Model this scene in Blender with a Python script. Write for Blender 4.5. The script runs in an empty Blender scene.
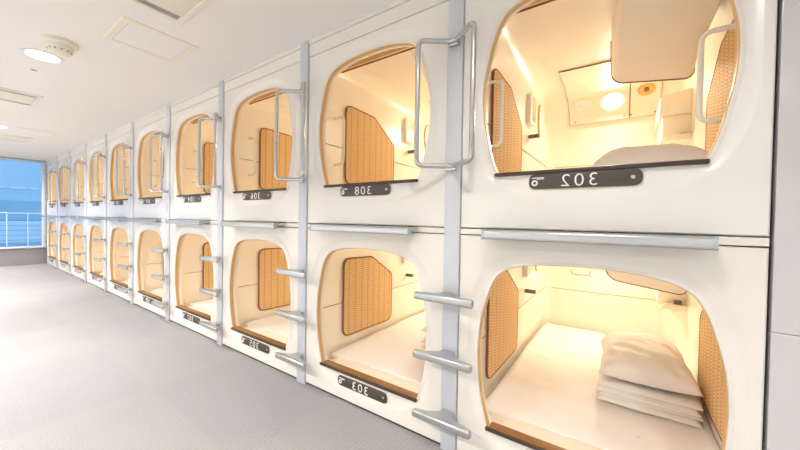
import bpy, bmesh, math, random
from mathutils import Vector, Matrix, noise
random.seed(4)
sc = bpy.context.scene
COL = sc.collection
PI = math.pi
W = 1.05                      # pitch of the capsule columns
CEIL = 2.184
NCOL = 10

# ------------------------------------------------------------------ materials
def nodes(m):
    m.use_nodes = True
    return m.node_tree.nodes, m.node_tree.links, m.node_tree.nodes['Principled BSDF']

def mat(name, col, rough=.5, metal=0, coat=0, noise_amt=0, nscale=20, bump=0, emit=None, estr=0, spec=.5, sheen=0):
    m = bpy.data.materials.new(name)
    N, L, b = nodes(m)
    b.inputs['Base Color'].default_value = (*col, 1)
    b.inputs['Roughness'].default_value = rough
    b.inputs['Metallic'].default_value = metal
    b.inputs['Coat Weight'].default_value = coat
    b.inputs['Coat Roughness'].default_value = .06
    b.inputs['Specular IOR Level'].default_value = spec
    b.inputs['Sheen Weight'].default_value = sheen
    if emit:
        b.inputs['Emission Color'].default_value = (*emit, 1)
        b.inputs['Emission Strength'].default_value = estr
    tc = N.new('ShaderNodeTexCoord')
    nz = N.new('ShaderNodeTexNoise'); nz.inputs['Scale'].default_value = nscale; nz.inputs['Detail'].default_value = 4
    L.new(tc.outputs['Object'], nz.inputs['Vector'])
    if noise_amt:
        mx = N.new('ShaderNodeMixRGB'); mx.blend_type = 'MIX'
        mx.inputs[1].default_value = (*[c*(1-noise_amt) for c in col], 1)
        mx.inputs[2].default_value = (*[min(1, c*(1+noise_amt)) for c in col], 1)
        L.new(nz.outputs['Fac'], mx.inputs[0]); L.new(mx.outputs[0], b.inputs['Base Color'])
    if bump:
        bp = N.new('ShaderNodeBump'); bp.inputs['Strength'].default_value = bump; bp.inputs['Distance'].default_value = .01
        L.new(nz.outputs['Fac'], bp.inputs['Height']); L.new(bp.outputs[0], b.inputs['Normal'])
    return m

def srgb(r, g, b):
    f = lambda c: (c/255/12.92) if c/255 <= .04045 else ((c/255+.055)/1.055)**2.4
    return (f(r), f(g), f(b))

M = {}
M['panel'] = mat('glossy warm white moulding', (.80, .765, .72), .22, coat=.35, noise_amt=.012, nscale=6)
M['panel_low'] = mat('glossy cream white moulding', (.80, .755, .695), .22, coat=.35, noise_amt=.012, nscale=6)
M['shell'] = mat('cream interior moulding', (.90, .83, .71), .28, coat=.25, noise_amt=.012, nscale=5)
M['console'] = mat('cream console panel', (.85, .78, .64), .3, noise_amt=.01)
M['gold'] = mat('tan opening trim', srgb(210, 172, 112), .35, noise_amt=.03)
M['sillwood'] = mat('brown sill top', srgb(140, 96, 52), .4, noise_amt=.12, nscale=14)
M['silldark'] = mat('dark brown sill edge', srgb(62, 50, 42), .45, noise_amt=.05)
M['seam'] = mat('brown seam', srgb(170, 140, 100), .6, noise_amt=.03)
M['gasket'] = mat('dark gasket', srgb(120, 88, 66), .55, noise_amt=.05)
M['rim'] = mat('dark rattan rim', srgb(140, 84, 40), .6, noise_amt=.1, nscale=60)
M['alu'] = mat('brushed aluminium', (.50, .525, .535), .3, metal=.8, noise_amt=.03, nscale=40)
M['tube'] = mat('satin metal tube', (.56, .575, .575), .24, metal=.85, noise_amt=.02, nscale=40)
M['cap'] = mat('grey end cap', (.45, .50, .50), .4, metal=.4, noise_amt=.03)
M['post'] = mat('pale blue grey post', srgb(203, 206, 212), .4, metal=.05, noise_amt=.02)
M['inbar'] = mat('translucent grab bar', (.80, .76, .68), .2, coat=.5, noise_amt=.02)
M['plate'] = mat('dark brown nameplate', srgb(76, 68, 60), .4, noise_amt=.03)
M['number'] = mat('white lettering', (.85, .85, .82), .5, noise_amt=.02)
M['steel'] = mat('screw steel', (.6, .6, .6), .35, metal=.8, noise_amt=.05)
M['grey'] = mat('dark grey switch', srgb(110, 98, 90), .45, noise_amt=.05)
M['white'] = mat('white plastic', (.82, .81, .78), .4, noise_amt=.01)
M['amber'] = mat('amber socket', srgb(222, 178, 100), .4, noise_amt=.05)
M['mirror'] = mat('chrome mirror', (.85, .84, .82), .08, metal=1, noise_amt=.02)
M['mattress'] = mat('cream mattress cloth', (.80, .70, .57), .8, noise_amt=.03, nscale=90, bump=.1)
M['sheet'] = mat('white cotton sheet', (.84, .80, .77), .85, noise_amt=.015, nscale=25, bump=.08, sheen=.1)
M['pillow'] = mat('white pillow cotton', (.85, .81, .77), .85, noise_amt=.015, nscale=18, bump=.12, sheen=.1)
M['ceiling'] = mat('matt white ceiling', (.82, .80, .785), .75, noise_amt=.012, nscale=3)
M['wall'] = mat('matt white wall', (.78, .77, .76), .6, noise_amt=.012, nscale=3)
M['wallpanel'] = mat('satin grey white wall panel', (.60, .59, .58), .22, coat=.3, noise_amt=.02, nscale=2)
M['trim'] = mat('cornice white', (.80, .76, .71), .4, noise_amt=.01)
M['dado'] = mat('grey brown low wall', srgb(150, 147, 150), .6, noise_amt=.04)
M['vent'] = mat('cream vent plastic', (.80, .77, .68), .45, noise_amt=.01)
M['ventdark'] = mat('grey vent slot', (.30, .30, .28), .5, noise_amt=.04)
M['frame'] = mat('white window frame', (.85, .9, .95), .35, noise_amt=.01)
M['lampglow'] = mat('warm lamp lens', (1, .9, .7), .4, emit=(1, .86, .6), estr=14)
M['downglow'] = mat('white downlight lens', (1, 1, 1), .4, emit=(1, .96, .88), estr=12)

def rattan_mat():
    m = bpy.data.materials.new('woven rattan')
    N, L, b = nodes(m)
    b.inputs['Roughness'].default_value = .7; b.inputs['Specular IOR Level'].default_value = .2
    tc = N.new('ShaderNodeTexCoord')
    sep = N.new('ShaderNodeSeparateXYZ'); L.new(tc.outputs['Object'], sep.inputs[0])
    def math_(op, a, bb=None):
        n = N.new('ShaderNodeMath'); n.operation = op
        for i, v in enumerate((a, bb)):
            if v is None: continue
            if isinstance(v, (int, float)): n.inputs[i].default_value = v
            else: L.new(v, n.inputs[i])
        return n.outputs[0]
    y, z = sep.outputs['Y'], sep.outputs['Z']
    PITCH = .070
    yy = math_('MULTIPLY', y, 1/PITCH)
    fr = math_('FRACT', yy)                                  # 0..1 inside one braid
    tri = math_('ABSOLUTE', math_('SUBTRACT', fr, .5))       # .5 at the cord, 0 in the middle
    cord = math_('GREATER_THAN', tri, .455)
    # herringbone strands inside the braid
    ph = math_('ADD', math_('MULTIPLY', z, 2*PI/.016), math_('MULTIPLY', tri, 9))
    s = math_('MULTIPLY', math_('ADD', math_('SINE', ph), 1), .5)
    nz = N.new('ShaderNodeTexNoise'); nz.inputs['Scale'].default_value = 70
    L.new(tc.outputs['Object'], nz.inputs['Vector'])
    s2 = math_('ADD', math_('MULTIPLY', s, .6), math_('MULTIPLY', nz.outputs['Fac'], .5))
    ramp = N.new('ShaderNodeValToRGB')
    ramp.color_ramp.elements[0].position = .15; ramp.color_ramp.elements[0].color = (*srgb(196, 152, 100), 1)
    ramp.color_ramp.elements[1].position = .8; ramp.color_ramp.elements[1].color = (*srgb(236, 202, 152), 1)
    L.new(s2, ramp.inputs[0])
    mx = N.new('ShaderNodeMixRGB'); L.new(math_('MULTIPLY', cord, .7), mx.inputs[0])
    L.new(ramp.outputs[0], mx.inputs[1]); mx.inputs[2].default_value = (*srgb(172, 124, 76), 1)
    L.new(mx.outputs[0], b.inputs['Base Color'])
    bp = N.new('ShaderNodeBump'); bp.inputs['Strength'].default_value = .35; bp.inputs['Distance'].default_value = .0007
    L.new(math_('SUBTRACT', s2, cord), bp.inputs['Height']); L.new(bp.outputs[0], b.inputs['Normal'])
    return m
M['rattan'] = rattan_mat()

def carpet_mat():
    m = bpy.data.materials.new('grey ribbed carpet tiles')
    N, L, b = nodes(m)
    b.inputs['Roughness'].default_value = .95
    b.inputs['Specular IOR Level'].default_value = .15
    tc = N.new('ShaderNodeTexCoord')
    mp = N.new('ShaderNodeMapping'); L.new(tc.outputs['Object'], mp.inputs[0])
    mp.inputs['Location'].default_value = (1.73+20, .6+20, 0)
    ch = N.new('ShaderNodeTexChecker'); ch.inputs['Scale'].default_value = 1.0
    ch.inputs['Color1'].default_value = (*srgb(161, 159, 158), 1); ch.inputs['Color2'].default_value = (*srgb(158, 157, 157), 1)
    L.new(mp.outputs[0], ch.inputs['Vector'])
    # ribs along the corridor
    wv = N.new('ShaderNodeTexWave'); wv.bands_direction = 'X'; wv.inputs['Scale'].default_value = 14
    wv.inputs['Distortion'].default_value = .3; wv.inputs['Detail'].default_value = 1
    L.new(tc.outputs['Object'], wv.inputs['Vector'])
    n1 = N.new('ShaderNodeTexNoise'); n1.inputs['Scale'].default_value = 140; n1.inputs['Detail'].default_value = 3
    n2 = N.new('ShaderNodeTexNoise'); n2.inputs['Scale'].default_value = 1.6; n2.inputs['Detail'].default_value = 3
    for n in (n1, n2): L.new(tc.outputs['Object'], n.inputs['Vector'])
    def mul(a, facsock, lo, hi):
        mr = N.new('ShaderNodeMapRange'); L.new(facsock, mr.inputs[0]); mr.inputs[1].default_value = .25; mr.inputs[2].default_value = .75
        mr.inputs[3].default_value = lo; mr.inputs[4].default_value = hi
        mx = N.new('ShaderNodeMixRGB'); mx.blend_type = 'MULTIPLY'; mx.inputs[0].default_value = 1
        L.new(a, mx.inputs[1]); L.new(mr.outputs[0], mx.inputs[2]); return mx.outputs[0]
    c = mul(ch.outputs[0], wv.outputs['Fac'], .97, 1.02)
    c = mul(c, n1.outputs['Fac'], .84, 1.12)
    c = mul(c, n2.outputs['Fac'], .95, 1.03)
    L.new(c, b.inputs['Base Color'])
    bp = N.new('ShaderNodeBump'); bp.inputs['Strength'].default_value = .4; bp.inputs['Distance'].default_value = .004
    L.new(n1.outputs['Fac'], bp.inputs['Height']); L.new(bp.outputs[0], b.inputs['Normal'])
    return m
M['carpet'] = carpet_mat()

def glass_mat():
    m = bpy.data.materials.new('window glass')
    m.use_nodes = True; N, L = m.node_tree.nodes, m.node_tree.links
    N.remove(N['Principled BSDF']); out = N['Material Output']
    t = N.new('ShaderNodeBsdfTransparent'); t.inputs[0].default_value = (.93, .97, 1, 1)
    g = N.new('ShaderNodeBsdfGlossy'); g.inputs['Roughness'].default_value = .02
    fr = N.new('ShaderNodeFresnel'); fr.inputs[0].default_value = 1.4
    mx = N.new('ShaderNodeMixShader'); L.new(fr.outputs[0], mx.inputs[0]); L.new(t.outputs[0], mx.inputs[1]); L.new(g.outputs[0], mx.inputs[2])
    L.new(mx.outputs[0], out.inputs[0]); return m
M['glass'] = glass_mat()

def facade_mat():
    m = bpy.data.materials.new('blue grey facade')
    N, L, b = nodes(m)
    tc = N.new('ShaderNodeTexCoord'); br = N.new('ShaderNodeTexBrick')
    mp = N.new('ShaderNodeMapping'); mp.inputs['Rotation'].default_value = (PI/2, 0, PI/2)
    L.new(tc.outputs['Object'], mp.inputs[0]); L.new(mp.outputs[0], br.inputs['Vector'])
    br.offset = 0; br.inputs['Scale'].default_value = 1; br.inputs['Brick Width'].default_value = 1.3; br.inputs['Row Height'].default_value = .5
    br.inputs['Mortar Size'].default_value = .012
    br.inputs['Color1'].default_value = (.44, .64, .80, 1); br.inputs['Color2'].default_value = (.47, .67, .82, 1); br.inputs['Mortar'].default_value = (.52, .70, .85, 1)
    L.new(br.outputs[0], b.inputs['Base Color']); b.inputs['Roughness'].default_value = .6
    return m
M['facade'] = facade_mat()
M['facade_dark'] = mat('deep blue glazing', (.34, .54, .70), .35, noise_amt=.08, nscale=2)
M['facade_pale'] = mat('pale blue parapet', (.66, .82, .92), .6, noise_amt=.03, nscale=2)

# ------------------------------------------------------------------ mesh helpers
def link(name, bm, m, parent=None, smooth=40, loc=None):
    me = bpy.data.meshes.new(name)
    bmesh.ops.recalc_face_normals(bm, faces=bm.faces) if False else None
    bm.to_mesh(me); bm.free()
    for mm in (m if isinstance(m, (list, tuple)) else [m]): me.materials.append(mm)
    if smooth:
        for p in me.polygons: p.use_smooth = True
        me.set_sharp_from_angle(angle=math.radians(smooth))
    o = bpy.data.objects.new(name, me); COL.objects.link(o)
    if parent: o.parent = parent
    if loc: o.location = loc
    return o

def empty(name, loc, label, cat, group=None):
    o = bpy.data.objects.new(name, None); COL.objects.link(o); o.location = loc
    o.empty_display_size = .1
    return tag(o, label, cat, group)

def tag(o, label, cat, group=None):
    o['label'] = label; o['category'] = cat
    if group: o['group'] = group
    return o

def struct(name, bm, m, smooth=0, label=None):
    o = link(name, bm, m, None, smooth); o['kind'] = 'structure'
    o['label'] = label or name; o['category'] = name.split('_')[0]
    return o

def box(bm, x0, x1, y0, y1, z0, z1, bev=0, seg=2):
    r = bmesh.ops.create_cube(bm, size=1)
    vs = r['verts']
    for v in vs:
        v.co = Vector(((x0+x1)/2 + v.co.x*(x1-x0), (y0+y1)/2 + v.co.y*(y1-y0), (z0+z1)/2 + v.co.z*(z1-z0)))
    if bev:
        es = list({e for v in vs for e in v.link_edges})
        bmesh.ops.bevel(bm, geom=es, offset=bev, segments=seg, profile=.5, affect='EDGES')
    return bm

def newbox(*a, **k):
    return box(bmesh.new(), *a, **k)

def ringloft(bm, rings, closed=True, cap0=False, cap1=False, flip=False, mats=None):
    V = [[bm.verts.new(p) for p in r] for r in rings]
    n = len(rings[0])
    for i in range(len(V)-1):
        for j in range(n if closed else n-1):
            k = (j+1) % n
            q = [V[i][j], V[i][k], V[i+1][k], V[i+1][j]]
            if flip: q.reverse()
            f = bm.faces.new(q)
            if mats: f.material_index = mats[i]
    if cap0: bm.faces.new(V[0] if flip else V[0][::-1])
    if cap1: bm.faces.new(V[-1][::-1] if flip else V[-1])
    return bm

def fillet(pts, r, seg=6, closed=False):
    P = [Vector(p) for p in pts]; out = []
    n = len(P)
    for i in range(n):
        if not closed and i in (0, n-1): out.append(P[i]); continue
        a, b, c = P[i-1], P[i], P[(i+1) % n]
        da, dc = (a-b), (c-b)
        ang = da.angle(dc)
        if ang > PI-.02: out.append(b); continue
        t = min(r/math.tan(ang/2), da.length*.48, dc.length*.48)
        p0, p1 = b+da.normalized()*t, b+dc.normalized()*t
        for s in range(seg+1):
            u = s/seg
            out.append(p0*(1-u)**2 + b*2*u*(1-u) + p1*u*u)
    return out

def tube(bm, pts, r, closed=False, seg=12, cap=True):
    P = [Vector(p) for p in pts]; n = len(P)
    T = []
    for i in range(n):
        if closed: t = P[(i+1) % n]-P[i-1]
        else: t = P[min(i+1, n-1)]-P[max(i-1, 0)]
        T.append(t.normalized())
    ref = Vector((0, 0, 1)) if abs(T[0].z) < .9 else Vector((1, 0, 0))
    u = (ref-T[0]*ref.dot(T[0])).normalized()
    rings = []
    for i in range(n):
        u = (u-T[i]*u.dot(T[i])).normalized(); v = T[i].cross(u)
        rings.append([P[i]+(u*math.cos(2*PI*k/seg)+v*math.sin(2*PI*k/seg))*r for k in range(seg)])
    if closed: rings.append(rings[0])
    ringloft(bm, rings, True, cap and not closed, cap and not closed)
    if closed: bmesh.ops.remove_doubles(bm, verts=bm.verts, dist=1e-5)
    return bm

def disc(bm, c, nrm, r, h, seg=32, bev=0):
    nrm = Vector(nrm).normalized(); ref = Vector((0, 0, 1)) if abs(nrm.z) < .9 else Vector((1, 0, 0))
    u = (ref-nrm*ref.dot(nrm)).normalized(); v = nrm.cross(u); c = Vector(c)
    prof = [(r, 0), (r, h-bev), (r-bev, h)] if bev else [(r, 0), (r, h)]
    rings = [[c+nrm*hh+(u*math.cos(2*PI*k/seg)+v*math.sin(2*PI*k/seg))*rr for k in range(seg)] for rr, hh in prof]
    return ringloft(bm, rings, True, True, True)

def annulus(bm, c, nrm, r0, r1, h, seg=40):
    nrm = Vector(nrm).normalized(); ref = Vector((0, 0, 1)) if abs(nrm.z) < .9 else Vector((1, 0, 0))
    u = (ref-nrm*ref.dot(nrm)).normalized(); v = nrm.cross(u); c = Vector(c)
    prof = [(r0, 0), (r1, 0), (r1, h*.6), (r1-(r1-r0)*.3, h), (r0, h*.5), (r0, 0)]
    rings = [[c+nrm*hh+(u*math.cos(2*PI*k/seg)+v*math.sin(2*PI*k/seg))*rr for k in range(seg)] for rr, hh in prof]
    ringloft(bm, rings, True); bmesh.ops.remove_doubles(bm, verts=bm.verts, dist=1e-6)
    return bm

def prism(bm, poly, fn, t0, t1, bev=0):
    """poly of 2-D points, fn(a,b,t) -> 3-D, extruded from t0 to t1"""
    n = len(poly)
    A = [bm.verts.new(fn(a, b, t0)) for a, b in poly]; B = [bm.verts.new(fn(a, b, t1)) for a, b in poly]
    for i in range(n):
        k = (i+1) % n; bm.faces.new([A[i], A[k], B[k], B[i]])
    f1 = bm.faces.new(A[::-1]); f2 = bm.faces.new(B)
    bmesh.ops.recalc_face_normals(bm, faces=bm.faces)
    if bev:
        bmesh.ops.bevel(bm, geom=list(f2.edges), offset=bev, segments=2, profile=.5, affect='EDGES')
    return bm

def fill2d(poly, r, seg=5):
    return [(p.x, p.y) for p in fillet([(a, b, 0) for a, b in poly], r, seg, True)]

# ------------------------------------------------------------------ capsule outlines (x from cell centre, z above the opening's bottom)
def catmull(P, sub=8):
    out = []
    for i in range(len(P)-1):
        p0 = P[max(i-1, 0)]; p1 = P[i]; p2 = P[i+1]; p3 = P[min(i+2, len(P)-1)]
        for s in range(sub):
            t = s/sub
            out.append(tuple(.5*((2*p1[k])+(-p0[k]+p2[k])*t+(2*p0[k]-5*p1[k]+4*p2[k]-p3[k])*t*t+(-p0[k]+3*p1[k]-3*p2[k]+p3[k])*t**3) for k in (0, 1)))
    out.append(P[-1]); return out
HW_L = [(.346, 0), (.379, .13), (.391, .24), (.394, .34), (.384, .45), (.362, .545), (.335, .625), (.305, .668), (.26, .695), (.19, .713), (.1, .723), (0, .726)]
HW_U = [(.326, 0), (.350, .06), (.371, .15), (.387, .24), (.393, .33), (.386, .42), (.362, .53), (.337, .61), (.309, .657), (.265, .688), (.19, .710), (.1, .722), (0, .726)]
def full(HW):
    h = catmull(HW, 8)
    return h + [(-x, z) for x, z in h[-2::-1]]          # from bottom right over the top to bottom left
ZC = .345
def by_angle(poly, angs, c=(0, ZC)):
    out = []
    n = len(poly)
    for a in angs:
        d = (math.cos(a), math.sin(a)); best = None
        for i in range(n):
            x1, z1 = poly[i][0]-c[0], poly[i][1]-c[1]; x2, z2 = poly[(i+1) % n][0]-c[0], poly[(i+1) % n][1]-c[1]
            ex, ez = x2-x1, z2-z1
            den = d[0]*ez-d[1]*ex
            if abs(den) < 1e-12: continue
            t = (x1*ez-z1*ex)/den; s = (x1*d[1]-z1*d[0])/den
            if t > 0 and -1e-6 <= s <= 1+1e-6: best = t if best is None else max(best, t)
        out.append((c[0]+d[0]*best, c[1]+d[1]*best))
    return out

XL, XRN, XRF = -.4862, .460, .4862             # panel edges from the cell centre
CX = -.003                        # the opening's centre from the cell centre
def angset(poly, rect):
    A = [2*PI*k/220 for k in range(220)]
    ex = [math.atan2(z-ZC, x) % (2*PI) for x, z in (poly[0], poly[-1])] + [math.atan2(z-ZC, x) % (2*PI) for x, z in rect]
    A = [a for a in A if all(abs(a-e) > .008 for e in ex)] + ex
    return sorted(A)

def lerp2(a, b, t): return [(p[0]+(q[0]-p[0])*t, p[1]+(q[1]-p[1])*t) for p, q in zip(a, b)]

def shell_ceiling(y):
    P = [(0, .862), (1.35, .862), (1.45, .858), (1.53, .846), (1.61, .819), (1.68, .780), (1.74, .723), (1.78, .662), (1.81, .60), (1.85, .50)]
    for (a, b), (c, d) in zip(P, P[1:]):
        if y <= c: return b+(d-b)*(y-a)/(c-a)
    return P[-1][1]

SX0, SX1, SZ0, DEPTH = -.458, .462, -.075, 1.85     # interior box, from cell centre / opening bottom
def shell_ring(y, angs, inset=0):
    zt = shell_ceiling(y)
    poly = [(SX0+inset, SZ0+inset*.4), (SX1-inset, SZ0+inset*.4), (SX1-inset, zt-inset*.6), (SX0+inset, zt-inset*.6)]
    P = []
    for i, (p, r) in enumerate(zip(poly, (.04, .04, .12, .12))):
        a, b, c = Vector(poly[i-1]), Vector(p), Vector(poly[(i+1) % 4])
        p0 = b+(a-b).normalized()*r; p1 = b+(c-b).normalized()*r
        for s in range(9):
            # circular-ish fillet
            t = s/8; w = .7071
            q = (p0*(1-t)**2 + b*2*w*t*(1-t) + p1*t*t)/((1-t)**2+2*w*t*(1-t)+t*t)
            P.append((q.x, q.y))
    return by_angle(P, angs)

def disc_on_wall(): pass

def wall_poly(side, poly, t0, t1, bev=.003):
    """a flat piece lying on a side wall; poly in (y,z); side -1 left, +1 right"""
    xw = SX0 if side < 0 else SX1
    return prism(bmesh.new(), poly, (lambda a, b, t: (xw-side*t, a, b)), t0, t1, bev)

def make_pod(kind, loc, label, number, XR):
    up = kind == 'upper'
    zb = .232 if up else .176                 # opening bottom above the pod's base
    ptop = 1.047 if up else 1.002
    pbot = .002 if up else .014
    root = empty('sleeping_capsule', loc, label, 'capsule', 'capsules in the %s row' % kind)
    op = full(HW_U if up else HW_L)
    z0, z1 = pbot-zb, ptop-zb
    rect = [(XL-CX, z0), (XR-CX, z0), (XR-CX, z1), (XL-CX, z1)]
    angs = angset(op, rect)
    O = by_angle(op, angs); R = by_angle(rect, angs)
    R2 = [(min(max(x, XL-CX+.004), XR-CX-.004), min(max(z, z0+.004), z1-.004)) for x, z in R]
    D = []
    hw, uh, dh = .438, min(.435, z1-ZC-.02), min(.458, ZC-z0-.02)
    for a in angs:
        c, s = math.cos(a), math.sin(a); n = 3.2
        h = uh if s > 0 else dh
        t = (abs(c/hw)**n+abs(s/h)**n)**(-1/n); D.append((c*t, ZC+s*t))
    def ring(pts, y): return [(CX+x, y, zb+z) for x, z in pts]
    sc_ = lambda pts, k: [(x*k, ZC+(z-ZC)*k) for x, z in pts]
    bm = bmesh.new()
    rings = [ring(R, .022), ring(R, .004), ring(R2, 0), ring(lerp2(R2, D, .96), 0), ring(lerp2(D, O, .03), .0009),
             ring(lerp2(D, O, .2), .005), ring(lerp2(D, O, .5), .0095), ring(lerp2(D, O, .8), .011),
             ring(sc_(O, 1.03), .010), ring(sc_(O, 1.015), .0075), ring(sc_(O, 1.004), .0075), ring(O, .010), ring(O, .016)]
    ringloft(bm, rings, True, flip=False)
    link('front_panel', bm, M['panel'] if up else M['panel_low'], root, 32)
    # tan trim lining the opening
    bm = bmesh.new()
    On = [p for p in O]
    ringloft(bm, [ring(sc_(O, 1.012), .016), ring(O, .012), ring(sc_(O, .995), .014), ring(sc_(O, .994), .036), ring(sc_(O, 1.006), .040)], True)
    link('opening_trim', bm, M['gold'], root, 40)
    # interior
    bm = bmesh.new()
    S0 = shell_ring(.07, angs)
    rr = [ring(sc_(O, 1.004), .038), ring(sc_(O, 1.012), .066), ring(lerp2(O, S0, .12), .068), ring(lerp2(O, S0, .85), .070), ring(shell_ring(.10, angs), .10)]
    for y in (.5, .9, 1.35, 1.45, 1.53, 1.61, 1.68, 1.74): rr.append(ring(shell_ring(y, angs), y))
    for k in range(0, 7):
        t = k/6*PI/2; y = 1.77+.08*math.sin(t); rr.append(ring(shell_ring(y, angs, .08*(1-math.cos(t))), y))
    ringloft(bm, rr, True, cap1=True)
    bmesh.ops.reverse_faces(bm, faces=bm.faces) if False else None
    sh = link('interior_shell', bm, M['shell'], root, 50)
    sm = sh.modifiers.new('thickness', 'SOLIDIFY'); sm.thickness = .006; sm.offset = -1
    # seam round the walls where the two halves of the moulding meet
    zs = zb + .295
    bm = bmesh.new()
    e = .0022
    tube(bm, fillet([(SX0+.0005, .12, zs), (SX0+.0005, DEPTH-.0005, zs), (SX1-.0005, DEPTH-.0005, zs), (SX1-.0005, .12, zs)], .075, 8), e, seg=6)
    link('wall_seam', bm, M['seam'], sh, 60)
    # sill
    bm = newbox(CX-.337 if not up else CX-.318, CX+.337 if not up else CX+.318, .004, .052, zb-.012, zb+.0045, .002)
    si = link('sill', bm, M['sillwood'], root, 40)
    w = .350 if not up else .334
    bm = newbox(CX-w, CX+w, -.005, .012, zb-.012, zb+.003, .004)
    link('sill_edge', bm, M['silldark'], si, 40)
    # rattan panels on both side walls
    base = [(.30, .05), (.875, .04), (.875, .43), (.61, .595), (.30, .605)]
    rp = fill2d(base, .06)
    for side in (-1, 1):
        p = link('rattan_panel', wall_poly(side, [(y, zb+z) for y, z in rp], -.002, .009, .003), M['rattan'], root, 15)
        bm = bmesh.new(); xw = (SX0 if side < 0 else SX1)-side*.005
        tube(bm, [(xw, y, zb+z) for y, z in rp], .006, closed=True, seg=8)
        link('rattan_rim', bm, M['rim'], p, 60)
    # console across the back: light panel and socket panel
    prof = [(1.16, .857), (1.43, .852), (1.60, .812), (1.725, .728), (1.775, .640)]
    pc = [(q.x, q.y) for q in fillet([(a, b, 0) for a, b in prof], .10, 4)]
    def strip(x0, x1, drop, th, grow=0):
        bm = bmesh.new(); up_, lo = [], []
        P = pc[:]
        if grow:
            P[0] = (P[0][0]-grow, P[0][1]); P[-1] = (P[-1][0]+grow*.4, P[-1][1]-grow)
        rings = []
        for y, z in P:
            oy, oz = -.6*drop, -.8*drop; ty, tz = -.6*(drop+th), -.8*(drop+th)
            rings.append([(x0-grow, y+oy, zb+z+oz), (x1+grow, y+oy, zb+z+oz), (x1+grow, y+ty, zb+z+tz), (x0-grow, y+ty, zb+z+tz)])
        ringloft(bm, rings, True, True, True); bmesh.ops.recalc_face_normals(bm, faces=bm.faces); return bm
    lp = link('light_panel', strip(-.275, .136, -.004, .010), M['console'], root, 35)
    link('panel_gasket', strip(-.275, .136, -.004, .008, .003), M['gasket'], lp, 35)
    nrm = Vector((0, -.62, -.785)).normalized()
    def onpanel(y):
        for (a, b), (c, d) in zip(pc, pc[1:]):
            if y <= c: return b+(d-b)*(y-a)/(c-a)
        return pc[-1][1]
    def pt(x, y, off): return Vector((x, y, zb+onpanel(y)))+nrm*(off+.006)
    e2 = Vector((0, .785, -.62)); e1 = Vector((1, 0, 0)); mid = pt(-.069, 1.672, 0)
    bm = bmesh.new()
    # shallow oval tray behind lamp and speaker
    oval = fill2d([(-.19, -.092), (.19, -.092), (.19, .092), (-.19, .092)], .088, 8)
    Ar = [mid+e1*a+e2*b-nrm*.006 for a, b in oval]; Br = [mid+e1*a*.97+e2*b*.95+nrm*.004 for a, b in oval]
    ringloft(bm, [Ar, Br], True, False, True); bmesh.ops.recalc_face_normals(bm, faces=bm.faces)
    link('lamp_tray', bm, M['console'], lp, 40)
    lc, spc = mid+e1*.098+nrm*.003, mid-e1*.098+nrm*.003
    lm = link('reading_lamp', annulus(bmesh.new(), lc, nrm, .066, .090, .012), M['white'], lp, 40)
    link('lamp_lens', disc(bmesh.new(), lc, nrm, .068, .006, 32), M['lampglow'], lm, 40)
    sp = link('speaker', annulus(bmesh.new(), spc, nrm, .048, .072, .010), M['console'], lp, 40)
    bm = bmesh.new(); disc(bm, spc, nrm, .050, .004, 28)
    u = Vector((1, 0, 0)); v = nrm.cross(u)
    for i in range(-4, 5):
        for j in range(-4, 5):
            if i*i+j*j <= 16: disc(bm, spc+nrm*.004+u*i*.0105+v*j*.0105, nrm, .0035, .002, 6)
    link('speaker_grille', bm, M['white'], sp, 40)
    sk = link('socket_panel', strip(.144, .325, -.004, .010), M['console'], root, 35)
    link('panel_gasket', strip(.144, .325, -.004, .008, .003), M['gasket'], sk, 35)
    sc0 = pt(.238, 1.625, .002)
    s2 = link('power_socket', annulus(bmesh.new(), sc0, nrm, .02, .052, .012), M['amber'], sk, 40)
    link('socket_core', disc(bmesh.new(), sc0, nrm, .016, .01, 20), M['gasket'], s2, 40)
    for x in (-.235, .108, .150, .298):
        link('screw', disc(bmesh.new(), pt(x, 1.764, .001), nrm, .006, .003, 10), M['gasket'], lp if x < .13 else sk, 0)
    # television housing hung under the ceiling
    rings = []
    zt = .866
    for t in [i/10 for i in range(11)]:
        y = .14+.66*t; s = t*t*(3-2*t)
        xa = .10-.055*s; xb = SX1+.002-.075*s
        zlow = .835-(.265)*(t**1.15)
        r = .015+.055*t
        pl = fill2d([(xa, zt), (xa, zlow), (xb, zlow), (xb, zt)], 0.0001, 1)
        p = []
        for k in range(7):
            a = PI+PI/2*k/6; p.append((xa+r+r*math.cos(a), zlow+r+r*math.sin(a)*1.0))
        r2 = .012+.02*t
        for k in range(5):
            a = 1.5*PI+PI/2*k/4; p.append((xb-r2+r2*math.cos(a), zlow-.035*t+r2+r2*math.sin(a)))
        prof_ = [(xa-.005*t, zt)]+p+[(xb, zt)]
        rings.append([(x, y, zb+z) for x, z in prof_])
    bm = bmesh.new(); ringloft(bm, rings, True, True, True); bmesh.ops.recalc_face_normals(bm, faces=bm.faces)
    tv = link('television_housing', bm, M['shell'], root, 45)
    bm = bmesh.new(); lastp = [Vector(p)+Vector((0, .002, 0)) for p in rings[-1]]
    tube(bm, fillet([lastp[0]+Vector((0, 0, -.05))]+lastp[1:-1]+[lastp[-2]+Vector((0, 0, .03))], .004, 2), .0045, seg=8)
    link('housing_edge', bm, M['gasket'], tv, 60)
    # fittings on the left wall
    mb = fill2d([(1.03, zb+.49), (1.19, zb+.50), (1.19, zb+.73), (1.03, zb+.71)], .03)
    mi = link('wall_mirror', wall_poly(-1, mb, -.004, .030, .006), M['white'], root, 40)
    mb2 = fill2d([(1.05, zb+.515), (1.17, zb+.523), (1.17, zb+.705), (1.05, zb+.69)], .02)
    link('mirror_face', wall_poly(-1, mb2, .029, .032, 0), M['mirror'], mi, 40)
    ov = [(1.45+.055*math.cos(2*PI*k/40), zb+.62+.125*math.sin(2*PI*k/40)) for k in range(40)]
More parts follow.
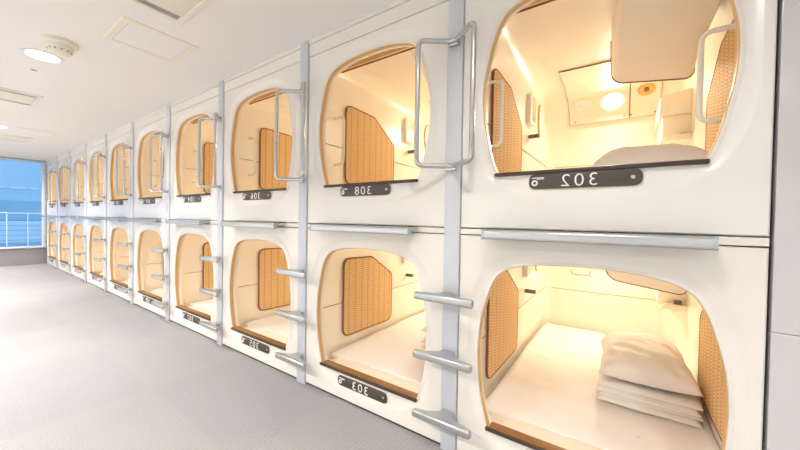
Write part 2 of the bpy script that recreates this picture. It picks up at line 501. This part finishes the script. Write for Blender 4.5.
    bm = prism(bmesh.new(), ov, lambda a, b, t: (SX0+t, a, b), -.004, .016, .008)
    tr = link('oval_cover', bm, M['console'], root, 40)
    bm = bmesh.new(); tube(bm, [(SX0+.006, y, z) for y, z in ov], .008, closed=True, seg=10)
    link('oval_rim', bm, M['amber'], tr, 60)
    zh = zb+(.42 if up else .385)
    bm = bmesh.new(); box(bm, SX0-.003, SX0+.07, 1.10, 1.135, zh-.014, zh+.012, .006); link('coat_hook', bm, M['grey'], root, 40)
    # control box and shelf on the right wall
    bm = bmesh.new()
    rings = [[(x, y, zb+z) for x, z in ((.302, .51), (SX1+.003, .505), (SX1+.003, tz), (.302, tz-.03))] for y, tz in ((1.36, .665), (1.50, .675), (1.80, .60))]
    ringloft(bm, rings, True, True, True); bmesh.ops.recalc_face_normals(bm, faces=bm.faces)
    bmesh.ops.bevel(bm, geom=list(bm.edges), offset=.006, segments=2, affect='EDGES')
    cb = link('control_box', bm, M['console'], root, 40)
    link('control_label', newbox(.365, .432, 1.3575, 1.364, zb+.535, zb+.562), M['white'], cb, 0)
    bm = newbox(.318, SX1+.003, 1.385, 1.80, zb+.365, zb+.512, .008); link('control_cabinet', bm, M['shell'], cb, 40)
    bm = bmesh.new()
    prism(bm, fill2d([(.325, zb+.345), (SX1+.003, zb+.335), (SX1+.003, zb+.375), (.355, zb+.375)], .01), lambda a, b, t: (a, t, b), 1.34, 1.7, .004)
    ws = link('wall_shelf', bm, M['shell'], root, 40)
    link('shelf_switch', newbox(.400, .438, 1.35, 1.385, zb+.374, zb+(.381 if up else .40), .003), M['grey'], ws, 40)
    if up:
        # roller blind behind the top edge, grab bars inside both sides of the opening
        bm = bmesh.new(); tube(bm, [(-.40, .150, zb+.776), (.40, .150, zb+.776)], .022, seg=20)
        bl = link('roller_blind', bm, M['rattan'], root, 60)
        link('blind_hem', newbox(-.40, .40, .162, .172, zb+.752, zb+.762, .003), M['rim'], bl, 40)
        for side in (-1, 1):
            xw = SX0-.004 if side < 0 else SX1+.004; xo = -.372 if side < 0 else .330
            bm = bmesh.new(); za, zc = zb+.165, zb+.478
            tube(bm, fillet([(xw, .20, za), (xo, .20, za), (xo, .20, zc), (xw, .20, zc)], .035, 7), .009, seg=12)
            link('grab_bar', bm, M['inbar'], root, 60)
    else:
        pl = fill2d([(-.248, .435), (-.102, .435), (-.102, .50), (-.248, .50)], .028, 5)
        bm = bmesh.new(); tube(bm, [(x, DEPTH-.002, zb+z) for x, z in pl], .0026, closed=True, seg=6)
        link('finger_pull', bm, M['gasket'], root, 60)
    # nameplate
    zp = zb-(.041 if up else .056); xc = -.014; hl, hh = .1825, .030
    pl = fill2d([(-hl, -hh), (hl, -hh), (hl, hh), (-hl, hh)], .0295, 8)
    bm = prism(bmesh.new(), pl, lambda a, b, t: (xc+a, -t, zp+b), -.014, .001, .002)
    npl = link('nameplate', bm, M['plate'], root, 40)
    bm = prism(bmesh.new(), [(a*1.012, b*1.06) for a, b in pl], lambda a, b, t: (xc+a, -t, zp+b), -.014, -.002, .001)
    link('plate_border', bm, M['vent'], npl, 40)
    add_number(npl, number, xc-.006, zp)
    bm = bmesh.new()
    annulus(bm, (xc-.160, -.001, zp-.006), (0, -1, 0), .0055, .0120, .002, 24)
    box(bm, xc-.170, xc-.126, -.0025, 0, zp+.0125, zp+.0155); box(bm, xc-.152, xc-.126, -.0025, 0, zp+.0080, zp+.0105)
    link('key_emblem', bm, M['number'], npl, 0)
    link('screw', disc(bmesh.new(), (xc+.155, -.001, zp), (0, -1, 0), .0065, .002, 16, .0006), M['steel'], npl, 40)
    # the lamp's light
    ld = bpy.data.lights.new('capsule_lamp', 'AREA'); ld.shape = 'DISK'; ld.size = .12
    ld.energy = LAMP_W; ld.color = LAMP_C
    return root, lc+nrm*.016, nrm, ld

LAMP_W = 5.3
LAMP_C = (1.0, .865, .67)

GL = {}
def glyph_mesh(ch):
    if ch in GL: return GL[ch]
    cu = bpy.data.curves.new('digit', 'FONT'); cu.body = ch; cu.size = .066; cu.align_x = 'CENTER'; cu.align_y = 'CENTER'
    cu.extrude = .0012; cu.resolution_u = 5; cu.offset = -.0006
    o = bpy.data.objects.new('digit', cu); COL.objects.link(o)
    dg = bpy.context.evaluated_depsgraph_get(); me = bpy.data.meshes.new_from_object(o.evaluated_get(dg))
    bpy.data.objects.remove(o); bpy.data.curves.remove(cu)
    zs_ = [v.co.y for v in me.vertices]; mid = (max(zs_)+min(zs_))/2
    for v in me.vertices:                       # the lettering stands mirror-reversed
        x, y, z = v.co; v.co = (-x*1.08, -z-.0012, y-mid)
    me.materials.append(M['number']); me.name = 'digit'; GL[ch] = me
    return me

def add_number(parent, number, x, z):
    for i, ch in enumerate(number):
        o = bpy.data.objects.new('digit', glyph_mesh(ch)); COL.objects.link(o); o.parent = parent
        o.location = (x+(1-i)*.0445, -.0005, z); o['slot'] = i

def lamp_for(root, p, nrm, ld):
    o = bpy.data.objects.new('capsule_lamp_light', ld); COL.objects.link(o)
    o.location = root.location+p; o.rotation_euler = nrm.to_track_quat('-Z', 'Y').to_euler()
    return o

def copy_tree(o, parent=None):
    c = o.copy(); COL.objects.link(c)
    if parent: c.parent = parent
    for ch in list(o.children): copy_tree(ch, c)
    return c

ORD = ['first', 'second', 'third', 'fourth', 'fifth', 'sixth', 'seventh', 'eighth', 'ninth', 'tenth']
UPN = ['302', '308', '306', '304', '309', '310', '312', '314', '316', '318']
LON = ['301', '303', '305', '307', '309', '311', '313', '315', '317', '319']
def upper_label(i):
    if i == 0: return 'upper capsule numbered 302 in mirrored digits, nearest one with its lamp and console in view'
    if i == NCOL-1: return 'farthest upper capsule of the row, the one next to the window'
    return '%s upper capsule from the right, behind the %s grab rail' % (ORD[i], 'nearest' if i == 1 else ORD[i-1]+' nearest')
def lower_label(i):
    if i == 0: return 'lower capsule nearest the camera, with a pillow on folded bedding inside'
    if i == 1: return 'lower capsule numbered 303 in mirrored digits, second from the right'
    if i == NCOL-1: return 'farthest lower capsule of the row, beside the low wall under the window'
    return '%s lower capsule from the right, at floor level behind the %s ladder' % (ORD[i], ORD[i-1]+' nearest')

ZL, ZU = 0.0, 1.034
def row(kind, z, nums, labf):
    # the column by the right hand wall is a little narrower on its outer side
    root, p, nrm, ld = make_pod(kind, (W/2, 0, z), labf(0), nums[0], XRN)
    lamp_for(root, p, nrm, ld)
    root, p, nrm, ld = make_pod(kind, (W/2-W, 0, z), labf(1), nums[1], XRF)
    lamp_for(root, p, nrm, ld)
    for i in range(2, NCOL):
        c = copy_tree(root); c.location.x = W/2-i*W; c['label'] = labf(i)
        for ch in c.children:
            for g in ch.children:
                if g.name.startswith('digit'): g.data = glyph_mesh(nums[i][g['slot']])
        lamp_for(c, p, nrm, ld)
    return root
up0 = row('upper', ZU, UPN, upper_label)
lo0 = row('lower', ZL, LON, lower_label)

# ------------------------------------------------------------------ ladders: post, three steps and a bent grab rail
def make_ladder(k):
    lab = 'ladder post with three steps and a bent grab rail, nearest one, right of capsule 303' if k == 0 else \
          '%s ladder from the right, pale post with three steps and a bent rail' % ORD[k]
    if k == 8: lab = 'farthest ladder of the row, the post nearest the window'
    root = empty('ladder', (-k*W, 0, 0), lab, 'ladder', 'ladders between the capsules')
    bm = bmesh.new(); box(bm, -.0375, .0375, -.010, .018, 0, CEIL-.001, .002)
    link('post', bm, M['post'], root, 40)
    for z in (.195, .471, .740):
        # flat tread flaring out to a round-fronted bar
        outl = fill2d([(-.027, -.006), (-.034, -.040), (-.075, -.066), (-.135, -.082), (.135, -.082), (.075, -.066), (.034, -.040), (.027, -.006)], .01, 3)
        bm = prism(bmesh.new(), outl, lambda a, b, t: (a, b, t), z-.014, z-.002, .002)
        st = link('step', bm, M['alu'], root, 40)
        pr = fill2d([(-.104, z-.036), (-.076, z-.036), (-.076, z), (-.104, z)], .011, 4)
        rings = []
        for x, s in ((-.142, .6), (-.138, .9), (-.133, 1), (.133, 1), (.138, .9), (.142, .6)):
            rings.append([(x, -.09+(a+.09)*s, z-.018+(b-z+.018)*s) for a, b in pr])
        bm = bmesh.new(); ringloft(bm, rings, True, True, True); bmesh.ops.recalc_face_normals(bm, faces=bm.faces)
        link('step_bar', bm, M['alu'], st, 50)
        bm = newbox(-.02, .02, -.03, -.008, z-.034, z-.013, .004); link('step_bracket', bm, M['post'], st, 40)
    zt, zl, q, h = 1.870, 1.312, -.113, .131
    loop = [(-h, q, zl), (-h, q, zt), (-.015, -.030, zt), (.012, -.030, zt), (h, q, zt), (h, q, zl), (.012, -.030, zl), (-.015, -.030, zl)]
    bm = bmesh.new(); tube(bm, fillet(loop, .032, 7, True), .0115, closed=True, seg=14)
    hr = link('grab_rail', bm, M['tube'], root, 60)
    for z in (zl, zt):
        bm = newbox(-.024, .022, -.030, -.009, z-.020, z+.012, .005); link('rail_bracket', bm, M['tube'], hr, 40)
    return root
l0 = make_ladder(0)
for k in range(1, 9):
    c = copy_tree(l0); c.location.x = -k*W
    c['label'] = '%s ladder from the right, pale post with three steps and a bent rail' % ORD[k] if k < 8 else 'farthest ladder of the row, the post nearest the window'

# ------------------------------------------------------------------ step ledges between the two rows
def make_ledge():
    root = empty('step_ledge', (W/2, 0, 0), 'long aluminium ledge under capsule 302, nearest of the row', 'ledge', 'aluminium ledges between the capsule rows')
    xa, xb = -.347, .330
    pr = fill2d([(-.088, .993), (-.088, 1.031), (.006, 1.031), (.006, 1.018), (-.055, 1.016), (-.066, .993)], .012, 4)
    bm = bmesh.new(); ringloft(bm, [[(xa, a, b) for a, b in pr], [(xb, a, b) for a, b in pr]], True, True, True); bmesh.ops.recalc_face_normals(bm, faces=bm.faces)
    link('ledge_profile', bm, M['alu'], root, 35)
    pc = [(a*1.02, 1.012+(b-1.012)*1.06) for a, b in pr]
    for x0, x1 in ((xa-.010, xa), (xb, xb+.010)):
        bm = bmesh.new(); ringloft(bm, [[(x0, a, b) for a, b in pc], [(x1, a, b) for a, b in pc]], True, True, True); bmesh.ops.recalc_face_normals(bm, faces=bm.faces)
        link('end_cap', bm, M['cap'], root, 35)
    return root
g0 = make_ledge()
for i in range(1, NCOL):
    c = copy_tree(g0); c.location.x = W/2-i*W
    c['label'] = ('aluminium ledge above the opening of lower capsule 303, second from the right' if i == 1 else
                  'farthest aluminium ledge of the row, next to the window' if i == NCOL-1 else
                  '%s aluminium ledge from the right, between upper and lower capsules' % ORD[i])

# ------------------------------------------------------------------ bedding
def soft_slab(bm, x0, x1, y0, y1, z0, z1, r=.03, nx=26, ny=40, amp=.006, freq=5, seed=0, edge=0, mat_i=0):
    """closed slab with rounded edges and a gently creased top"""
    top, bot = [], []
    for i in range(nx+1):
        rt, rb = [], []
        for j in range(ny+1):
            u, v = i/nx, j/ny
            x = x0+(x1-x0)*u; y = y0+(y1-y0)*v
            d = min(x-x0, x1-x, y-y0, y1-y)
            f = 1 if d >= r else math.sqrt(max(0, 1-(1-d/r)**2))
            n = noise.noise(Vector((x*freq+seed, y*freq, seed*1.7)))+.5*noise.noise(Vector((x*freq*2.3, y*freq*2.3+seed, 3)))
            zz = z0+(z1-z0)*(.45+.55*f)+amp*n*f
            ex = edge*noise.noise(Vector((x*7+seed, y*7, 9))) if d < 1e-6 else 0
            rt.append(bm.verts.new((x+ex, y+ex, zz))); rb.append(bm.verts.new((x+ex, y+ex, z0)))
        top.append(rt); bot.append(rb)
    fs = []
    for i in range(nx):
        for j in range(ny):
            fs.append(bm.faces.new([top[i][j], top[i+1][j], top[i+1][j+1], top[i][j+1]]))
            fs.append(bm.faces.new([bot[i][j], bot[i][j+1], bot[i+1][j+1], bot[i+1][j]]))
    for i in range(nx):
        fs.append(bm.faces.new([bot[i][0], bot[i+1][0], top[i+1][0], top[i][0]])); fs.append(bm.faces.new([bot[i+1][ny], bot[i][ny], top[i][ny], top[i+1][ny]]))
    for j in range(ny):
        fs.append(bm.faces.new([bot[0][j+1], bot[0][j], top[0][j], top[0][j+1]])); fs.append(bm.faces.new([bot[nx][j], bot[nx][j+1], top[nx][j+1], top[nx][j]]))
    for f in fs: f.material_index = mat_i
    return bm

FLOOR_IN = SZ0                       # inside floor, from the opening's bottom
def make_mattress(z, label):
    root = empty('mattress', (W/2, 0, z), label, 'mattress', 'mattresses in the capsules')
    bm = soft_slab(bmesh.new(), -.425, .445, .085, 1.80, FLOOR_IN+.002, -.030, .025, 18, 30, .002, 3)
    link('mattress_body', bm, M['mattress'], root, 60)
    # sheet laid on top with a wandering front hem
    bm = bmesh.new(); nx, ny = 34, 60
    def P(u, v):
        x = -.432+.888*u
        front = .145+.05*math.sin(u*2.6+.3)+.02*noise.noise(Vector((u*6, 2, 0)))
        y = front+(1.80-front)*v
        h = -.024+.010*noise.noise(Vector((x*3.1, y*2.2, 1)))+.006*noise.noise(Vector((x*9+y*5, y*6-x*6, 4)))
        ed = min(u, 1-u)*.888
        h += .020*math.exp(-(ed/.04)**2)*(.6+.4*noise.noise(Vector((y*5, u*3, 8))))
        if v < .02: h -= .004
        return x, y, max(h, -.0285)
    T = [[bm.verts.new(P(i/nx, j/ny)) for j in range(ny+1)] for i in range(nx+1)]
    for i in range(nx):
        for j in range(ny): bm.faces.new([T[i][j], T[i+1][j], T[i+1][j+1], T[i][j+1]])
    s = link('bed_sheet', bm, M['sheet'], root, 180)
    sm = s.modifiers.new('thickness', 'SOLIDIFY'); sm.thickness = .004; sm.offset = -1
    return root
ZLB, ZUB = .176, ZU+.232
m0 = make_mattress(ZLB, 'white sheeted mattress in the nearest lower capsule, under the folded bedding and pillow')
for i in range(1, NCOL):
    c = copy_tree(m0); c.location.x = W/2-i*W
    c['label'] = ('white sheeted mattress inside lower capsule 303' if i == 1 else 'white mattress inside the farthest lower capsule, by the window' if i == NCOL-1
                  else 'white mattress inside the %s lower capsule from the right' % ORD[i])
cU = copy_tree(m0); cU.location = (W/2, 0, ZUB); cU['label'] = 'white mattress inside upper capsule 302, beneath its pillow'

def make_duvet(i, label):
    root = empty('folded_duvet', (W/2-i*W, 0, ZLB), label, 'bedding', 'folded bedding on the mattresses')
    z = -.010; x0, x1 = .030, .425
    for k, (h, dx, dy) in enumerate(((.022, 0, 0), (.020, .008, .014), (.020, -.005, .002), (.021, .005, .020))):
        bm = soft_slab(bmesh.new(), x0+dx, x1+dx*.5, .575+dy, 1.10-dy*.5, z, z+h, .014, 26, 30, .0035, 9, 3+k*5+i, .012)
        link('duvet_fold', bm, M['pillow'], root, 60); z += h+.0015
    return root, z
d0, ztop = make_duvet(0, 'white folded duvet in four layers under the pillow in the nearest lower capsule')
d1, _ = make_duvet(1, 'white folded duvet stack lying in lower capsule 303')

def make_pillow(loc, label, sx, sy, h, rotz=0):
    root = bpy.data.objects.new('pillow', None)
    bm = bmesh.new(); nx, ny = 36, 44
    rows = []
    def P(u, v, s):
        a, b = u*2-1, v*2-1
        # square with soft pulled-in sides and pointed corners
        x = sx*a*(1-.07*(1-abs(b)**2.0)); y = sy*b*(1-.06*(1-abs(a)**2.0))
        f = (max(0, 1-abs(a)**2.8)*max(0, 1-abs(b)**2.8))**.5
        n = noise.noise(Vector((x*6+s, y*6, 2)))*.012+noise.noise(Vector((x*9+y*22, y*7-x*4, 5)))*.012+noise.noise(Vector((x*26+y*14, y*16, 7)))*.007
        # creases fanning from the corners
        ang = math.atan2(b, a); n += .006*math.sin(ang*14+3*noise.noise(Vector((a, b, 1))))*max(0, (a*a+b*b)-.45)
        if s > 0: z = h*f*.72+n*min(1, f*2)
        else: z = -h*.28*f
        return x, y, z+h*.28
    T = [[bm.verts.new(P(i/nx, j/ny, 1)) for j in range(ny+1)] for i in range(nx+1)]
    B = [[(T[i][j] if i in (0, nx) or j in (0, ny) else bm.verts.new(P(i/nx, j/ny, -1))) for j in range(ny+1)] for i in range(nx+1)]
    for i in range(nx):
        for j in range(ny):
            bm.faces.new([T[i][j], T[i+1][j], T[i+1][j+1], T[i][j+1]])
            bm.faces.new([B[i][j+1], B[i+1][j+1], B[i+1][j], B[i][j]])
    bpy.data.objects.remove(root)
    o = link('pillow', bm, M['pillow'], None, 180, loc); o.rotation_euler.z = rotz
    return tag(o, label, 'pillow')
make_pillow((W/2+.222, .835, ZLB+ztop+.001), 'plump white pillow on top of the folded duvet in the nearest lower capsule', .198, .265, .185, .03)
make_pillow((W/2-W+.222, .835, ZLB+ztop+.001), 'white pillow on the folded duvet in lower capsule 303, half hidden by the opening edge', .198, .265, .16, .02)
make_pillow((W/2+.20, .62, ZUB-.012), 'white pillow showing above the sill of upper capsule 302', .23, .19, .19, 0)

# ------------------------------------------------------------------ the setting
XE = -9.53; XR_ = 3.2; YB = -3.4
bm = newbox(XE-.1, XR_, YB, 2.0, -.1, 0); struct('floor', bm, M['carpet'], label='light grey ribbed carpet tile floor')
bm = newbox(XE-.1, XR_, YB, 2.0, CEIL, CEIL+.1); struct('ceiling', bm, M['ceiling'], label='flat white ceiling over the corridor')
bm = newbox(XE-.1, XR_, 1.95, 2.05, 0, CEIL); struct('wall_back', bm, M['wall'], label='wall behind the capsules')
bm = newbox(XE-.1, XR_, YB-.1, YB, 0, CEIL); struct('wall_front', bm, M['wall'], label='white corridor wall opposite the capsules')
bm = newbox(XR_, XR_+.1, YB, 2.05, 0, CEIL); struct('wall_near', bm, M['wall'], label='white wall behind the camera')
# grey white panels right of the capsules
bm = bmesh.new()
box(bm, .994, 2.1, 0, .04, .0, .7635, .0015); box(bm, .994, 2.1, 0, .04, .7655, CEIL, .0015); box(bm, .998, 2.1, .01, .05, 0, CEIL)
box(bm, 2.102, XR_, 0, .04, 0, CEIL, .0015)
struct('wall_right', bm, M['wallpanel'], label='grey white wall panels right of the nearest capsules')
# strips between the rows and cornice above, one long moulding each
bm = bmesh.new()
for i in range(NCOL):
    box(bm, W/2-i*W+XL, W/2-i*W+(XRF if i else XRN), .0, .03, 1.0065, 1.0315, .002)
struct('trim_1', bm, M['trim'], label='narrow cream strip between the two capsule rows')
bm = bmesh.new()
for i in range(NCOL):
    box(bm, W/2-i*W+XL, W/2-i*W+(XRF if i else XRN), .0, .03, 2.0835, 2.158, .002)
    box(bm, W/2-i*W+XL, W/2-i*W+(XRF if i else XRN), -.006, .03, 2.160, CEIL, .002)
struct('trim_2', bm, M['trim'], label='cornice boards above the upper capsules')
bm = newbox(XE, .986, .035, .055, 0, CEIL); 
bm.free()
bm = bmesh.new()
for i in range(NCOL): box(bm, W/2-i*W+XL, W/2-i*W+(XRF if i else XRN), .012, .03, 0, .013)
struct('shadow_gap_strip', bm, M['silldark'], label='dark shadow strip under the lower capsules')  # dark colour stands in for the shaded gap at the floor
# end wall with the window
zs, y0, y1 = .374, YB, -.03
bm = newbox(XE-.1, XE, YB, 2.0, 0, zs-.02); struct('wall_end', bm, M['dado'], label='low grey brown wall under the window')
bm = newbox(XE-.1, XE, .0, 2.0, zs-.02, CEIL); struct('wall_end_return', bm, M['frame'], label='white wall beside the window')
fr = bpy.data.objects.new('window_1', None); COL.objects.link(fr); fr.location = (XE, -1.1, zs); fr['kind'] = 'structure'; fr['label'] = 'large window at the far end of the corridor'; fr['category'] = 'window'
def rel(b):
    for v in b.verts: v.co -= Vector(fr.location)
    return b
bm = bmesh.new()
box(bm, XE-.07, XE+.02, -.055, 0, zs-.02, CEIL, .004); box(bm, XE-.07, XE+.02, y0, y0+.05, zs-.02, CEIL, .004)
box(bm, XE-.07, XE+.03, y0, 0, zs-.025, zs+.012, .004); box(bm, XE-.07, XE+.012, y0, 0, CEIL-.045, CEIL, .004)
link('window_frame', rel(bm), M['frame'], fr, 40)
bm = bmesh.new(); box(bm, XE-.05, XE-.01, y0, 0, 1.066, 1.080, .003)
for y in (-.25, -.53, -1.6): box(bm, XE-.05, XE-.02, y-.006, y+.006, zs, 1.066, .002)
link('window_rail', rel(bm), M['facade_pale'], fr, 40)
bm = newbox(XE-.034, XE-.026, y0+.04, -.045, zs, CEIL-.03); link('window_glass', rel(bm), M['glass'], fr, 0)
bm = newbox(XE-.002, XE+.10, y0, -.02, CEIL-.022, CEIL); struct('trim_3', bm, M['cap'], label='blind rail above the window')

# ------------------------------------------------------------------ ceiling fittings
DL = [(2.9, -.91), (.45, -.91), (-2.76, -.91), (-6.0, -.90), (-9.0, -.90)] + [(x, -2.4) for x in (1.6, -.9, -3.4, -5.9, -8.4)]  # second line is added out of view to bounce light onto ceiling and fronts
DN = (0, 0, -1)
lab = {2: 'round lit downlight nearest the smoke detector', 3: 'round lit downlight farther down the corridor, past the first grille', 4: 'round lit downlight close to the window'}
for k, (x, y) in enumerate(DL):
    if k in lab:
        r = empty('downlight', (x, y, CEIL), lab[k], 'downlight', 'downlights in the ceiling')
        link('trim_ring', annulus(bmesh.new(), (0, 0, .001), DN, .080, .106, .008), M['white'], r, 40)
        link('lens', disc(bmesh.new(), (0, 0, .001), DN, .082, .006, 40), M['downglow'], r, 40)
    elif True:
        r = empty('downlight', (x, y, CEIL), ('round lit downlight in the ceiling %s the camera' % ('above' if k else 'behind')) if k < 5 else 'added unseen fill downlight in the second line, %s from the near wall' % ORD[k-5], 'downlight', 'downlights in the ceiling')
        link('trim_ring', annulus(bmesh.new(), (0, 0, .001), DN, .080, .106, .008), M['white'], r, 40)
        link('lens', disc(bmesh.new(), (0, 0, .001), DN, .082, .006, 40), M['downglow'], r, 40)
    ld = bpy.data.lights.new('downlight_beam', 'AREA'); ld.shape = 'DISK'; ld.size = .18; ld.energy = (7 if x > 0 else 12 if x > -4 else 17) if y > -2 else (34 if x > 0 else 46 if x > -2 else 62); ld.color = (1, .985, .965); ld.spread = 2.4
    o = bpy.data.objects.new('downlight_beam', ld); COL.objects.link(o); o.location = (x, y, CEIL-.012)

r = empty('smoke_detector', (-2.385, -.885, CEIL), 'white round smoke detector on the ceiling beside the nearest downlight', 'smoke detector')
link('base', disc(bmesh.new(), (0, 0, .001), DN, .085, .030, 36, .006), M['vent'], r, 40)
bm = bmesh.new()
prof = [(.062, .029), (.060, .050), (.052, .076), (.036, .086), (.012, .089)]
ringloft(bm, [[(rr*math.cos(2*PI*k/36), rr*math.sin(2*PI*k/36), -h) for k in range(36)] for rr, h in prof], True, False, True)
bmesh.ops.recalc_face_normals(bm, faces=bm.faces); hd = link('sensor_head', bm, M['vent'], r, 40)
bm = bmesh.new()
for k in range(12):
    a = 2*PI*k/12; c = Vector((.0555*math.cos(a), .0555*math.sin(a), -.062)); disc(bm, c, (math.cos(a), math.sin(a), -.5), .0055, .003, 8)
link('sensor_slots', bm, M['ventdark'], hd, 0)

r = empty('ceiling_sensor', (-3.15, -.907, CEIL), 'small flat white ring on the ceiling beyond the nearest downlight', 'ceiling sensor')
link('ring', annulus(bmesh.new(), (0, 0, .001), DN, .020, .048, .006), M['white'], r, 40)
link('core', disc(bmesh.new(), (0, 0, .001), DN, .021, .003, 20), M['ventdark'], r, 40)

def hatch(x0, x1, y0, y1, label):
    r = empty('access_hatch', ((x0+x1)/2, (y0+y1)/2, CEIL), label, 'hatch')
    hx, hy = (x1-x0)/2, (y1-y0)/2; w = .038
    bm = bmesh.new()
    pr = lambda s, z: [(-hx+s, -hy+s, z), (hx-s, -hy+s, z), (hx-s, hy-s, z), (-hx+s, hy-s, z)]
    ringloft(bm, [pr(0, .001), pr(0, -.003), pr(.003, -.005), pr(w-.002, -.005), pr(w, -.003), pr(w, .001)], True); bmesh.ops.recalc_face_normals(bm, faces=bm.faces)
    link('hatch_frame', bm, M['vent'], r, 30)
    link('hatch_door', newbox(-hx+w+.002, hx-w-.002, -hy+w+.002, hy-w-.002, -.003, .001), M['ceiling'], r, 0)
    return r
hatch(-2.085, -1.69, -.745, -.350, 'flat square access hatch in the ceiling, nearer to the camera')
hatch(-6.32, -5.83, -.725, -.352, 'flat access hatch far down the ceiling, near the window')

def vent(x0, x1, y0, y1, label):
    """square air grille: a frame and a dropped cover plate with dark slots all round"""
    r = empty('air_vent', ((x0+x1)/2, (y0+y1)/2, CEIL), label, 'vent', 'air vents in the ceiling')
    hx, hy = (x1-x0)/2, (y1-y0)/2; w = .030
    pr = lambda s, z: [(-hx+s, -hy+s, z), (hx-s, -hy+s, z), (hx-s, hy-s, z), (-hx+s, hy-s, z)]
    bm = bmesh.new()
    ringloft(bm, [pr(0, .001), pr(0, -.008), pr(.005, -.012), pr(w, -.012), pr(w+.004, -.008), pr(w+.004, .001)], True); bmesh.ops.recalc_face_normals(bm, faces=bm.faces)
    link('vent_frame', bm, M['vent'], r, 30)
    link('vent_slot', newbox(-hx+w, hx-w, -hy+w, hy-w, -.002, .001), M['ventdark'], r, 0)
    link('vent_cover', newbox(-hx+w+.055, hx-w-.055, -hy+w+.004, hy-w-.004, -.012, -.002, .003), M['vent'], r, 40)
    return r
vent(-1.49, -.99, -1.03, -.53, 'cream square air vent in the ceiling, nearest the camera')
vent(-4.42, -3.92, -1.26, -.755, 'grey edged air vent in the ceiling beyond the nearest downlight')
vent(-7.05, -6.55, -1.02, -.52, 'air vent in the ceiling farthest from the camera')

# ------------------------------------------------------------------ the building across the street
bx = -17.0
b = empty('office_building', (bx, -2, -9), 'blue office building seen through the window at the corridor end', 'building')
def part(name, x0, x1, y0, y1, z0, z1, m, bev=0):
    bm = newbox(x0-bx, x1-bx, y0+2, y1+2, z0+9, z1+9, bev); return link(name, bm, m, b, 0)
part('facade_wall', bx-4, bx, -14, 14, -9, 9, M['facade'])
part('glazing_band', bx, bx+.05, -14, 14, .83, 1.52, M['facade_dark'])
part('parapet', bx, bx+.35, -14, 14, .05, .80, M['facade_pale'], .02)
for k in range(4): part('parapet_slat', bx+.35, bx+.38, -14, 14, .12+.17*k, .16+.17*k, M['facade'])
part('parapet', bx, bx+.35, -14, 14, -1.2, -.35, M['facade_pale'], .02)
for k, y in enumerate((-7.5, -5.0, -2.6, -.2, 2.2)):
    part('mullion', bx+.05, bx+.12, y-.04, y+.04, .80, 1.54, M['facade_pale'])
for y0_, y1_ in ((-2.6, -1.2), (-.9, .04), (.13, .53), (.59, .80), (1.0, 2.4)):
    part('painted_light_streak', bx, bx+.06, y0_, y1_, 1.945, 1.995, M['frame'])  # bright streaks of light, put in as pale unlit strips

# ------------------------------------------------------------------ world, camera, view
w = bpy.data.worlds.new('world'); sc.world = w; w.use_nodes = True
N, L = w.node_tree.nodes, w.node_tree.links
bg = N['Background']
tc = N.new('ShaderNodeTexCoord'); sp = N.new('ShaderNodeSeparateXYZ'); L.new(tc.outputs['Generated'], sp.inputs[0])
rp = N.new('ShaderNodeValToRGB'); rp.color_ramp.elements[0].position = .3; rp.color_ramp.elements[0].color = (.25, .40, .55, 1)
rp.color_ramp.elements[1].position = .8; rp.color_ramp.elements[1].color = (.45, .72, 1, 1)
mr = N.new('ShaderNodeMapRange'); mr.inputs[1].default_value = -1; mr.inputs[2].default_value = 1
L.new(sp.outputs['Z'], mr.inputs[0]); L.new(mr.outputs[0], rp.inputs[0]); L.new(rp.outputs[0], bg.inputs[0]); bg.inputs[1].default_value = 1.2

F, yaw, pit, rol = 321.5, .605, -.0163, .0166
cam = bpy.data.cameras.new('camera'); cam.sensor_width = 36; cam.lens = F/800*36; cam.clip_start = .02
co = bpy.data.objects.new('camera', cam); COL.objects.link(co)
cy, sy, cp, sp_ = math.cos(yaw), math.sin(yaw), math.cos(pit), math.sin(pit)
fw = Vector((-sy*cp, cy*cp, sp_)); r0 = Vector((cy, sy, 0)); u0 = r0.cross(fw)
rv = r0*math.cos(rol)+u0*math.sin(rol); uv = -r0*math.sin(rol)+u0*math.cos(rol)
mtx = Matrix((rv, uv, -fw)).transposed().to_4x4()
mtx.translation = Vector((.6092*W, -1.2846*W, 1.0153*W))
co.matrix_world = mtx
sc.camera = co
sc.view_settings.view_transform = 'Standard'; sc.view_settings.look = 'None'; sc.view_settings.gamma = 1
sc.view_settings.use_curve_mapping = False
sc.view_settings.exposure = 0.34
sc.cycles.max_bounces = 10; sc.cycles.diffuse_bounces = 6; sc.cycles.glossy_bounces = 4; sc.cycles.transparent_max_bounces = 8
sc.cycles.use_denoising = True
sc.cycles.sample_clamp_indirect = 6
sc.cycles.caustics_reflective = False; sc.cycles.caustics_refractive = False
